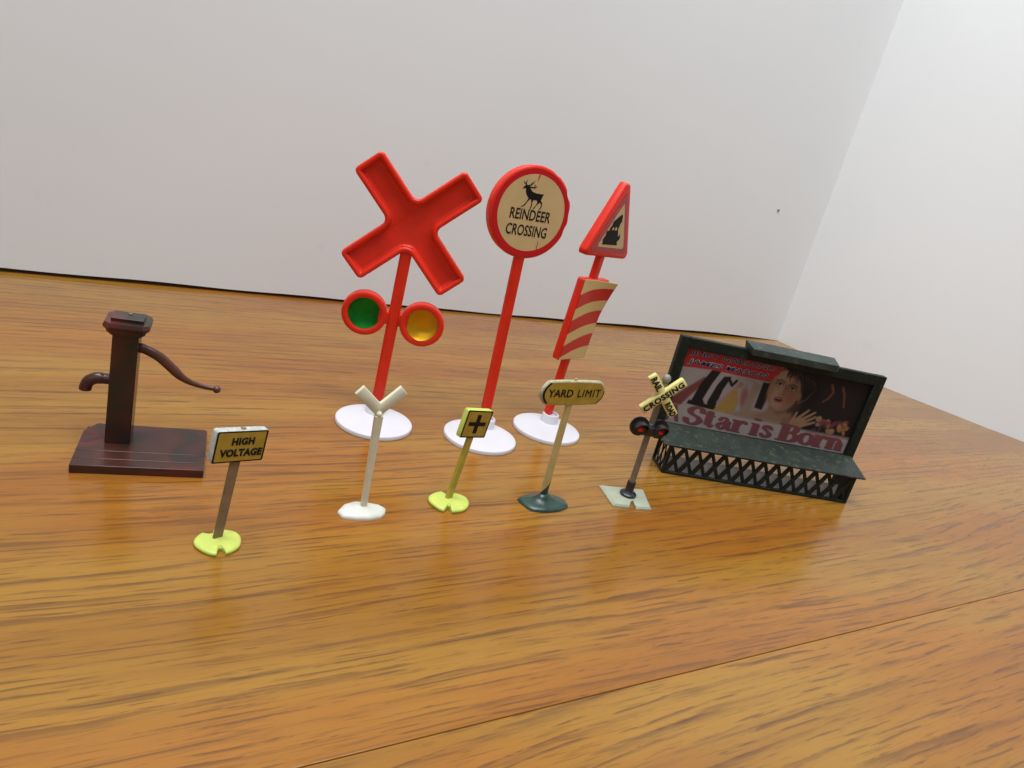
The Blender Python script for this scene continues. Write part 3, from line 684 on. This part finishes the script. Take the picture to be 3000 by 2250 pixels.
for sx in (-1, 1):
    cxx = sx * .42 - .07
    hs = loft('lamp_housing', [at_y(circle(r, 36, cxx, zl + .03), y) for r, y in ((.24, .10), (.30, .06), (.30, .0), (.40, -.02), (.40, -.08), (.27, -.09), (.26, -.22), (.10, -.22))], BLACK, RX, autos=35); lean(hs, *tlr)
    # hood: half tube reaching forward over the lens
    V = []; F_ = []; na = 22
    for (r, y, zoff) in ((.27, -.08, 0), (.285, -.30, 0), (.29, -.56, -.02), (.255, -.56, -.02), (.25, -.30, 0), (.235, -.10, 0)):
        for j in range(na + 1):
            a = math.pi * (-.15 + 1.30 * j / na); yy_ = y
            if y < -.5: yy_ = -.30 - .26 * max(0, math.sin(a)) ** .7
            V.append((cxx + r * math.cos(a), yy_, zl + .03 + r * math.sin(a) + zoff))
    for i in range(5):
        for j in range(na): k = i * (na + 1) + j; F_.append((k, k + 1, k + na + 2, k + na + 1))
    mesh_obj('hood', V, F_, BLACK, hs, smooth=True)
    sphere('red_lens', (cxx + .02, -.15, zl - .03), .145, REDLENS, hs, .85)
lean(sphere('mount_ball', (0, .02, zl + .06), .22, BLACK, RX, .9), *tlr)

# ================================================================== BILLBOARD
yb = rad(10.93)
B = thing('billboard', 'dark green toy billboard with film poster above a lattice skirt', 'toy billboard', (12.125, 30.919), yb)
HWB = 4.704
# skirt
def bar(name, p, q, wdt, M, parent, t=.10):
    p = Vector(p); q = Vector(q); d = (q - p).normalized(); nrm = Vector((0, 1, 0)) if abs(d.y) < .3 and abs(q.x - p.x) > 1e-4 or abs(q.x - p.x) > .05 else Vector((1, 0, 0))
    s = d.cross(nrm).normalized() * wdt / 2; nn = nrm * t / 2
    V = [p + s + nn, p - s + nn, p - s - nn, p + s - nn, q + s + nn, q - s + nn, q - s - nn, q + s - nn]
    return mesh_obj(name, V, [(0, 1, 2, 3), (7, 6, 5, 4), (0, 4, 5, 1), (1, 5, 6, 2), (2, 6, 7, 3), (3, 7, 4, 0)], M, parent)
H0 = 1.42
sk = mesh_obj('skirt', *box_vf(-HWB, HWB, 0, .14, 0, .13), BB, B, bevel=.02)
tr = box('top_rail', -HWB, HWB, -.02, .14, H0 - .09, H0 + .04, BB, sk, bevel=.015)
for x0, x1 in ((-HWB, -HWB + .14), (HWB - .14, HWB)):
    box('corner_post', x0, x1, -.004, .144, .10, H0, BB, sk, bevel=.015)
pch = (2 * HWB - .2) / 14
for k in range(-1, 15):
    for sg in (1, -1):
        xa = -HWB + .1 + k * pch + (pch if sg < 0 else 0) + (pch / 2) * 0
        xb = xa + sg * pch; z0, z1 = .10, H0 - .05
        xa2, xb2 = xa, xb
        lo, hi = -HWB + .08, HWB - .08
        if max(xa, xb) < lo + .02 or min(xa, xb) > hi: continue
        def clipx(x, xo, zo, x_, z_):           # clip an end to the panel
            return x_, z_
        pa, pb = Vector((xa, z0)), Vector((xb, z1))
        for lim, side in ((lo, -1), (hi, 1)):
            for (s0, s1) in ((pa, pb), (pb, pa)):
                if (s0.x - lim) * side > 0:
                    t = (lim - s0.x) / (s1.x - s0.x); s0 += (s1 - s0) * t
        if (pa - pb).length < .15: continue
        yq = .045 if sg > 0 else .088
        bar('lattice_slat', (pa.x, yq, pa.y), (pb.x, yq, pb.y), .20 if sg > 0 else .15, BB, sk, .06)
# left side lattice, right side panel
D_ = 1.50
box('side_rail', -HWB, -HWB + .12, .146, D_, .0, .12, BB, sk, bevel=.015)
box('side_post', -HWB, -HWB + .12, D_ - .12, D_, .12, 1.80, BB, sk, bevel=.015)
for k in range(3):
    y0 = .10 + k * .42
    for sg, xo in ((1, .035), (-1, .078)):
        ya, yb_ = (y0, y0 + .46) if sg > 0 else (y0 + .46, y0)
        ztop = 1.40 + .40 * (y0 + .2) / 1.5
        bar('lattice_slat', (-HWB + xo, ya, .08), (-HWB + xo, yb_, ztop), .08, BB, sk, .04)
V = [(HWB - .12, .146, 0), (HWB - .12, D_, 0), (HWB - .12, D_, 1.80), (HWB - .12, .146, 1.42), (HWB, .146, 0), (HWB, D_, 0), (HWB, D_, 1.80), (HWB, .146, 1.42)]
mesh_obj('side_panel', V, [(0, 1, 2, 3), (7, 6, 5, 4), (0, 4, 5, 1), (1, 5, 6, 2), (2, 6, 7, 3), (3, 7, 4, 0)], BB, sk, bevel=.015)
# deck
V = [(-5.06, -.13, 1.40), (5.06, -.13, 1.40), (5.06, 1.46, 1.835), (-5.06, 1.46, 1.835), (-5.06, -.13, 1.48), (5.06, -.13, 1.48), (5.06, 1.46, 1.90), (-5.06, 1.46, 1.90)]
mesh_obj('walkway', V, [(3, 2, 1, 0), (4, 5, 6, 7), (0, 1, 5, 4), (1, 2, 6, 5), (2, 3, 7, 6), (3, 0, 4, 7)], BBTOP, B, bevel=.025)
# frame: four members around the poster
FX, FT = 5.17, 6.06
fr = box('frame', -FX, -FX + .47, 1.40, 1.72, 1.45, FT, BB, B, bevel=.03)
box('frame_member', FX - .49, FX, 1.40, 1.72, 1.45, FT, BB, fr, bevel=.03)
box('frame_member', -FX + .465, FX - .485, 1.404, 1.716, FT - .50, FT - .003, BB, fr, bevel=.03)
box('frame_member', -FX + .465, FX - .485, 1.50, 1.716, 1.42, 1.90, BB, fr, bevel=.02)
box('back_panel', -FX + .46, FX - .48, 1.60, 1.70, 1.85, FT - .45, BB, fr, bevel=0)
box('paper_backing', -HWB + .14, HWB - .42, .46, .48, .01, .70, PAPER, B, bevel=0)
# lamp hood along the top
hb = mesh_obj('lamp_box', [(-1.98, .92, 5.92), (2.30, .92, 5.92), (2.30, 1.76, 6.02), (-1.98, 1.76, 6.02), (-1.98, .92, 6.24), (2.30, .92, 6.24), (2.46, 1.76, 6.40), (-2.08, 1.76, 6.40)],
         [(3, 2, 1, 0), (4, 5, 6, 7), (0, 1, 5, 4), (1, 2, 6, 5), (2, 3, 7, 6), (3, 0, 4, 7)], mat('dusty_highlight_green', (.030, .044, .036), .50, col2=(.016, .024, .020), vscale=1.2, dirt=(.065, .075, .058), bump=.2, bscale=9), B, bevel=.03)  # green and dust made lighter to paint in highlights on the top face

# poster painting (a generic scene of the same colours), cm in the poster plane
PX0, PX1, PZ0, PZ1 = -4.70, 4.68, 1.885, 5.57
def poster_col(Xg, Zg):
    H, W = Xg.shape; img = np.empty((H, W, 3)); img[:] = (.40, .33, .31)
    rng_ = np.random.RandomState(3)
    def blend(mask, c): img[:] = img * (1 - mask[..., None]) + np.array(c) * mask[..., None]
    def sm(d, s=.03): return np.clip(.5 - d / (2 * s), 0, 1)
    def ell(cx_, cz2, rx, rz, a=0):
        x = (Xg - cx_) * math.cos(a) + (Zg - cz2) * math.sin(a); z = -(Xg - cx_) * math.sin(a) + (Zg - cz2) * math.cos(a)
        return (np.sqrt((x / rx) ** 2 + (z / rz) ** 2) - 1) * min(rx, rz)
    def poly(pts_):
        ins = np.zeros(Xg.shape, bool); dmin = np.full(Xg.shape, 1e9); n_ = len(pts_)
        for i in range(n_):
            x1, z1 = pts_[i]; x2, z2 = pts_[(i + 1) % n_]
            c_ = ((z1 > Zg) != (z2 > Zg)) & (Xg < (x2 - x1) * (Zg - z1) / ((z2 - z1) or 1e-9) + x1); ins ^= c_
            dx, dz = x2 - x1, z2 - z1; t = np.clip(((Xg - x1) * dx + (Zg - z1) * dz) / (dx * dx + dz * dz + 1e-12), 0, 1)
            dmin = np.minimum(dmin, np.hypot(Xg - x1 - t * dx, Zg - z1 - t * dz))
        return np.where(ins, -dmin, dmin)
    def seg(pts_, w0, w1=None):
        d = np.full(Xg.shape, 1e9); n_ = len(pts_) - 1; w1 = w0 if w1 is None else w1
        for i in range(n_):
            x1, z1 = pts_[i]; x2, z2 = pts_[i + 1]; dx, dz = x2 - x1, z2 - z1
            t = np.clip(((Xg - x1) * dx + (Zg - z1) * dz) / (dx * dx + dz * dz + 1e-12), 0, 1)
            ww = w0 + (w1 - w0) * (i + t) / n_; d = np.minimum(d, np.hypot(Xg - x1 - t * dx, Zg - z1 - t * dz) - ww)
        return d
    skin, skin2, dark, rose, ochre, pale = (.36, .20, .115), (.24, .11, .07), (.018, .014, .014), (.22, .06, .055), (.42, .25, .07), (.45, .36, .33)
    blend(sm(poly([(1.0, 6), (5, 6), (5, 2.7), (1.2, 2.7), (.9, 3.6)]), .1), (.020, .014, .016))
    # dancers
    blend(sm(seg([(-4.45, 2.9), (-4.1, 3.4), (-3.65, 3.95), (-3.45, 4.25)], .30, .10), .05), rose)
    blend(sm(seg([(-3.35, 4.15), (-3.15, 4.5)], .09), .04), skin)
    blend(sm(poly([(-3.5, 2.95), (-3.75, 3.0), (-3.55, 4.0), (-3.2, 4.8), (-2.75, 4.8), (-3.0, 4.1), (-3.2, 3.3), (-2.95, 2.95)]), .03), dark)
    blend(sm(poly([(-3.9, 2.95), (-2.4, 2.85), (-2.45, 3.05), (-3.85, 3.15)]), .03), dark)
    blend(sm(poly([(-2.85, 2.9), (-2.95, 3.2), (-2.75, 4.1), (-2.55, 4.55), (-2.2, 4.6), (-2.4, 3.9), (-2.5, 2.9)]), .03), dark)
    blend(sm(seg([(-2.3, 4.5), (-2.05, 4.2), (-1.9, 4.45)], .07), .03), dark)
    blend(sm(seg([(-2.4, 3.3), (-2.0, 3.8), (-1.75, 4.2)], .10), .04), (.40, .24, .22))
    blend(sm(poly([(-2.55, 2.85), (-1.55, 2.75), (-1.45, 3.5), (-1.7, 4.05), (-1.9, 4.0)]), .04), ochre)
    blend(sm(ell(-1.65, 4.3, .12, .15)), skin)
    blend(sm(ell(-1.25, 3.7, .20, .55, .25), .08), (.33, .12, .13))
    blend(sm(poly([(-1.3, 2.8), (-.7, 2.75), (-.75, 3.6), (-.65, 4.5), (-1.05, 4.55), (-1.15, 3.6)]), .08), (.33, .235, .18))
    blend(sm(poly([(-.62, 3.35), (-.22, 3.30), (-.05, 4.65), (-.62, 4.65)]), .04), dark)
    blend(sm(poly([(-1.6, 2.7), (-1.5, 3.0), (-.3, 3.25), (.35, 3.35), (1.3, 3.4), (1.45, 2.7)]), .10), (.34, .22, .16))
    # a plain face with short dark hair, softly shaded
    blend(sm(ell(1.0, 4.72, 1.30, 1.10, -.12), .08), dark)
    blend(sm(seg([(-.05, 4.75), (-.02, 4.2), (.05, 3.9)], .12), .10) * .8, dark)
    blend(sm(poly([(.10, 3.75), (.95, 3.7), (1.05, 3.2), (1.5, 2.9), (-.6, 2.9), (.0, 3.25)]), .08), (.31, .185, .12))
    blend(sm(seg([(.25, 3.65), (.6, 3.42), (1.0, 3.6)], .13), .16) * .8, (.13, .05, .035))
    blend(sm(ell(.52, 4.42, .78, 1.02, .13), .05), (.37, .215, .13))
    blend(sm(ell(.98, 4.25, .38, .85, .16), .35) * .65, (.20, .085, .05))
    blend(sm(ell(.28, 5.08, .42, .30), .25) * .6, (.50, .34, .24))
    blend(sm(ell(.12, 4.22, .24, .30), .22) * .6, (.47, .30, .21))
    blend(sm(ell(.86, 4.12, .22, .20), .22) * .55, (.34, .11, .07))
    blend(sm(ell(-.12, 4.35, .10, .50), .14) * .5, (.22, .10, .06))
    blend(sm(ell(1.36, 4.30, .10, .22, .2), .05), (.30, .15, .09))
    for ex, ez, k in ((.20, 4.70, 1), (.88, 4.58, -1)):
        blend(sm(ell(ex, ez + .03, .23, .13), .10) * .5, (.15, .06, .04))
        blend(sm(ell(ex, ez, .155, .062, -.12), .025), (.42, .36, .32))
        blend(sm(ell(ex, ez + .01, .065, .070), .025), (.035, .022, .018))
        blend(sm(seg([(ex - .17, ez + .0), (ex - .05, ez + .075), (ex + .10, ez + .06), (ex + .18, ez - .02)], .020), .02), (.02, .01, .01))
        blend(sm(seg([(ex - .20, ez + .15), (ex, ez + .22), (ex + .20, ez + .14)], .030), .035) * .85, (.05, .022, .016))
    blend(sm(seg([(.56, 4.66), (.52, 4.42), (.57, 4.30)], .045), .08) * .55, (.19, .08, .05))
    blend(sm(seg([(.40, 4.66), (.38, 4.42)], .03), .06) * .5, (.52, .36, .26))
    for nx in (.38, .53): blend(sm(ell(nx, 4.235, .032, .022), .02), (.06, .02, .016))
    blend(sm(ell(.40, 3.96, .225, .135, -.10), .03), (.26, .045, .040))
    blend(sm(ell(.39, 3.965, .145, .065, -.10), .025), (.035, .010, .010))
    blend(sm(ell(.38, 4.005, .10, .018, -.10), .015), (.40, .33, .29))
    blend(sm(ell(.42, 3.70, .20, .07), .08) * .5, (.46, .29, .20))
    # fringe and side hair in separate strands
    blend(sm(poly([(.10, 5.7), (.30, 5.42), (1.0, 5.32), (1.35, 4.95), (1.48, 4.35), (1.62, 3.95), (2.15, 4.6), (2.1, 5.7)]), .05), dark)
    for k in range(12):
        x_ = .42 + .085 * k; L0 = .16 + .22 * rng_.rand() + .02 * k
        blend(sm(seg([(x_ + .05, 5.45), (x_ - .02, 5.36 - L0 * .6), (x_ - .08 + .12 * rng_.rand(), 5.34 - L0)], .055, .012), .02), dark)
    for k in range(16):
        x_ = .5 + 1.4 * rng_.rand(); z_ = 5.45 - .35 * abs(x_ - .9)
        blend(sm(seg([(x_, z_), (x_ + .16, z_ - .2), (x_ + .24, z_ - .5)], .012, .004), .02) * .5, (.10, .06, .045))
    blend(sm(seg([(1.42, 3.95), (1.75, 4.2), (1.95, 4.6)], .016, .006), .015) * .7, (.30, .22, .17))
    # raised hand
    blend(sm(seg([(1.25, 3.0), (1.7, 2.85)], .30), .06) * .6, skin2)
    blend(sm(ell(1.75, 2.95, .42, .28, .5), .05), skin)
    for fx, fz, tx, tz in ((1.6, 3.1, 2.1, 3.72), (1.8, 3.1, 2.45, 3.66), (1.95, 3.0, 2.55, 3.45), (2.0, 2.9, 2.6, 3.18), (1.45, 3.0, 1.55, 3.5)):
        blend(sm(seg([(fx, fz), (tx, tz)], .085, .05), .03), (.38, .225, .12))
    for p_ in ([(2.75, 5.15), (2.95, 4.8), (2.80, 4.45), (2.60, 4.25)], [(3.35, 5.1), (3.55, 4.75), (3.75, 4.2)]):
        blend(sm(seg(p_, .05, .035), .04) * .8, (.26, .075, .04))
    for k in range(26):
        x_ = rng_.uniform(2.6, 4.5); z_ = rng_.uniform(2.85, 3.5) - abs(x_ - 3.5) * .1
        c_ = [(.42, .19, .06), (.30, .10, .07), (.10, .05, .05), (.38, .22, .15), (.22, .04, .05)][k % 5]
        blend(sm(ell(x_, z_, rng_.uniform(.08, .22), rng_.uniform(.06, .16), rng_.uniform(0, 3)), .03) * .9, c_)
    # title strip
    blend(sm(poly([(-5, 1.5), (-5, 2.8), (-2.6, 2.84), (-.8, 2.74), (1.2, 2.74), (2.6, 2.62), (5, 2.60), (5, 1.5)]), .06), pale)
    blend(sm(np.abs(Zg - 2.66) - .035, .02) * (Xg > 2.6), (.34, .20, .19))
    # red banner
    blend(sm(poly([(-5, 6), (-5, 4.62), (-3.2, 4.74), (-.32, 4.70), (-.16, 5.05), (-.02, 5.10), (.06, 6)]), .025), (.50, .035, .035))
    # fat-face serif title, stamped with a broad nib
    def nib(pts_, a=.105, b=.028, c=(.20, .035, .04), off=(0, 0), n_=6):
        a = a * 1.28
        P = curve_pts([(x, z, 0) for x, z in pts_], n_) if len(pts_) > 2 else [Vector((*pts_[0], 0)).lerp(Vector((*pts_[1], 0)), t / 40) for t in range(41)]
        for q in P:
            x_, z_ = q.x + off[0], q.y + off[1]
            i0, i1 = np.searchsorted(XS, x_ - a - .06), np.searchsorted(XS, x_ + a + .06); j0, j1 = np.searchsorted(ZS, z_ - b - .06), np.searchsorted(ZS, z_ + b + .06)
            if i1 <= i0 or j1 <= j0: continue
            xs, zs = Xg[j0:j1, i0:i1], Zg[j0:j1, i0:i1]
            d = (np.sqrt(((xs - x_) / a) ** 2 + ((zs - z_) / b) ** 2) - 1) * min(a, b)
            mk = np.clip(.5 - d / .03, 0, 1)[..., None]; img[j0:j1, i0:i1] = img[j0:j1, i0:i1] * (1 - mk) + np.array(c) * mk
    XS, ZS = Xg[0], Zg[:, 0]
    b0, xh, cap_ = 2.03, .56, .84
    def stem_(x, z0, z1, a=.115): return ('s', [(x, z0), (x, z1)], a)
    def serif(x, z, w_): return ('f', [(x - w_, z), (x + w_, z)], .03)
    Lt = []
    def add(*it): Lt.extend(it)
    b_s = b0 - .02
    add(('c', [(-2.98, b0 + .60), (-3.05, b0 + .78), (-3.32, b0 + .84), (-3.60, b0 + .68), (-3.50, b0 + .48), (-3.15, b0 + .36), (-3.02, b0 + .17), (-3.30, b0 - .02), (-3.62, b0 + .04), (-3.72, b0 + .24)], .10))
    add(stem_(-2.60, b0 + .08, b0 + .74), ('c', [(-2.60, b0 + .10), (-2.48, b0 + .0), (-2.33, b0 + .10)], .05), ('f', [(-2.78, b0 + .55), (-2.36, b0 + .55)], .03))
    add(('c', [(-2.06, b0 + .42), (-1.98, b0 + .54), (-1.76, b0 + .56), (-1.66, b0 + .40)], .06), stem_(-1.66, b0 + .06, b0 + .42), ('c', [(-1.70, b0 + .33), (-1.98, b0 + .28), (-2.08, b0 + .12), (-1.92, b0 + .0), (-1.70, b0 + .10)], .07), ('c', [(-1.64, b0 + .06), (-1.52, b0 + .0), (-1.44, b0 + .08)], .04))
    add(stem_(-1.18, b0, b0 + .55), serif(-1.17, b0, .22), serif(-1.28, b0 + .55, .12), ('c', [(-1.08, b0 + .38), (-.95, b0 + .54), (-.80, b0 + .54), (-.76, b0 + .46)], .07))
    add(stem_(-.22, b0, b0 + .55), serif(-.22, b0, .20), serif(-.32, b0 + .55, .12), ('c', [(-.22, b0 + .77), (-.21, b0 + .79), (-.22, b0 + .80)], .11))
    add(('c', [(.58, b0 + .42), (.48, b0 + .55), (.30, b0 + .54), (.24, b0 + .42), (.42, b0 + .30), (.58, b0 + .18), (.48, b0 + .02), (.28, b0 - .0), (.18, b0 + .14)], .08))
    add(stem_(1.30, b0, b0 + .80, .15), serif(1.22, b0, .26), serif(1.22, b0 + .80, .26), ('c', [(1.35, b0 + .80), (1.75, b0 + .78), (1.86, b0 + .62), (1.72, b0 + .46), (1.4, b0 + .43)], .10), ('c', [(1.4, b0 + .43), (1.82, b0 + .40), (1.96, b0 + .20), (1.80, b0 + .02), (1.35, b0 + .0)], .11))
    add(('c', [(2.50, b0 + .56), (2.26, b0 + .46), (2.20, b0 + .27), (2.28, b0 + .08), (2.50, b0 - .01), (2.72, b0 + .08), (2.80, b0 + .27), (2.72, b0 + .48), (2.50, b0 + .56)], .095))
    add(stem_(3.10, b0, b0 + .55), serif(3.11, b0, .22), serif(3.02, b0 + .55, .12), ('c', [(3.18, b0 + .38), (3.32, b0 + .54), (3.46, b0 + .54), (3.52, b0 + .45)], .07))
    add(stem_(3.80, b0, b0 + .55), serif(3.80, b0, .18), serif(3.72, b0 + .55, .12), ('c', [(3.85, b0 + .40), (4.02, b0 + .55), (4.20, b0 + .50), (4.26, b0 + .35)], .07), stem_(4.27, b0, b0 + .38), serif(4.28, b0, .18))
    add(('c', [(-4.62, b0), (-4.40, b0 + .75)], .02), ('c', [(-4.40, b0 + .75), (-4.12, b0)], .06), ('f', [(-4.52, b0 + .25), (-4.22, b0 + .25)], .02))
    for off, c_ in (((.045, -.03), (.10, .075, .10)), ((0, 0), (.25, .070, .075))):
        for kind_, p_, a in Lt:
            nib(p_, a=(a if kind_ != 'f' else .03), b=(.028 if kind_ != 'f' else .022), c=c_, off=off, n_=14)
    img *= (1 + .05 * rng_.randn(H, W)[..., None])
    return np.clip(img * .66, .003, .9)
Pp = grid_sheet('poster', PX0, PX1, PZ0, PZ1, 430, 170, poster_col, lambda a, b: 1.575 + 0 * a, PAINTED, B, thick=0)
BLUEINK = mat('navy_ink', (.018, .028, .10), .6, spec=.2); EDGEINK = mat('pale_blue_ink', (.46, .42, .40), .6, spec=.2)
for s, cx2, cz2, wd, ht in (('JUDY GARLAND', -2.38, 5.33, 4.20, .28), ('JAMES MASON', -2.50, 4.92, 3.90, .29)):
    text(s, cx2, cz2, wd + .03, ht + .03, 1.568, EDGEINK, Pp, bold=.045, shear=.15, depth=.003)
    text(s, cx2, cz2, wd, ht, 1.564, BLUEINK, Pp, bold=.014, shear=.15, depth=.003)
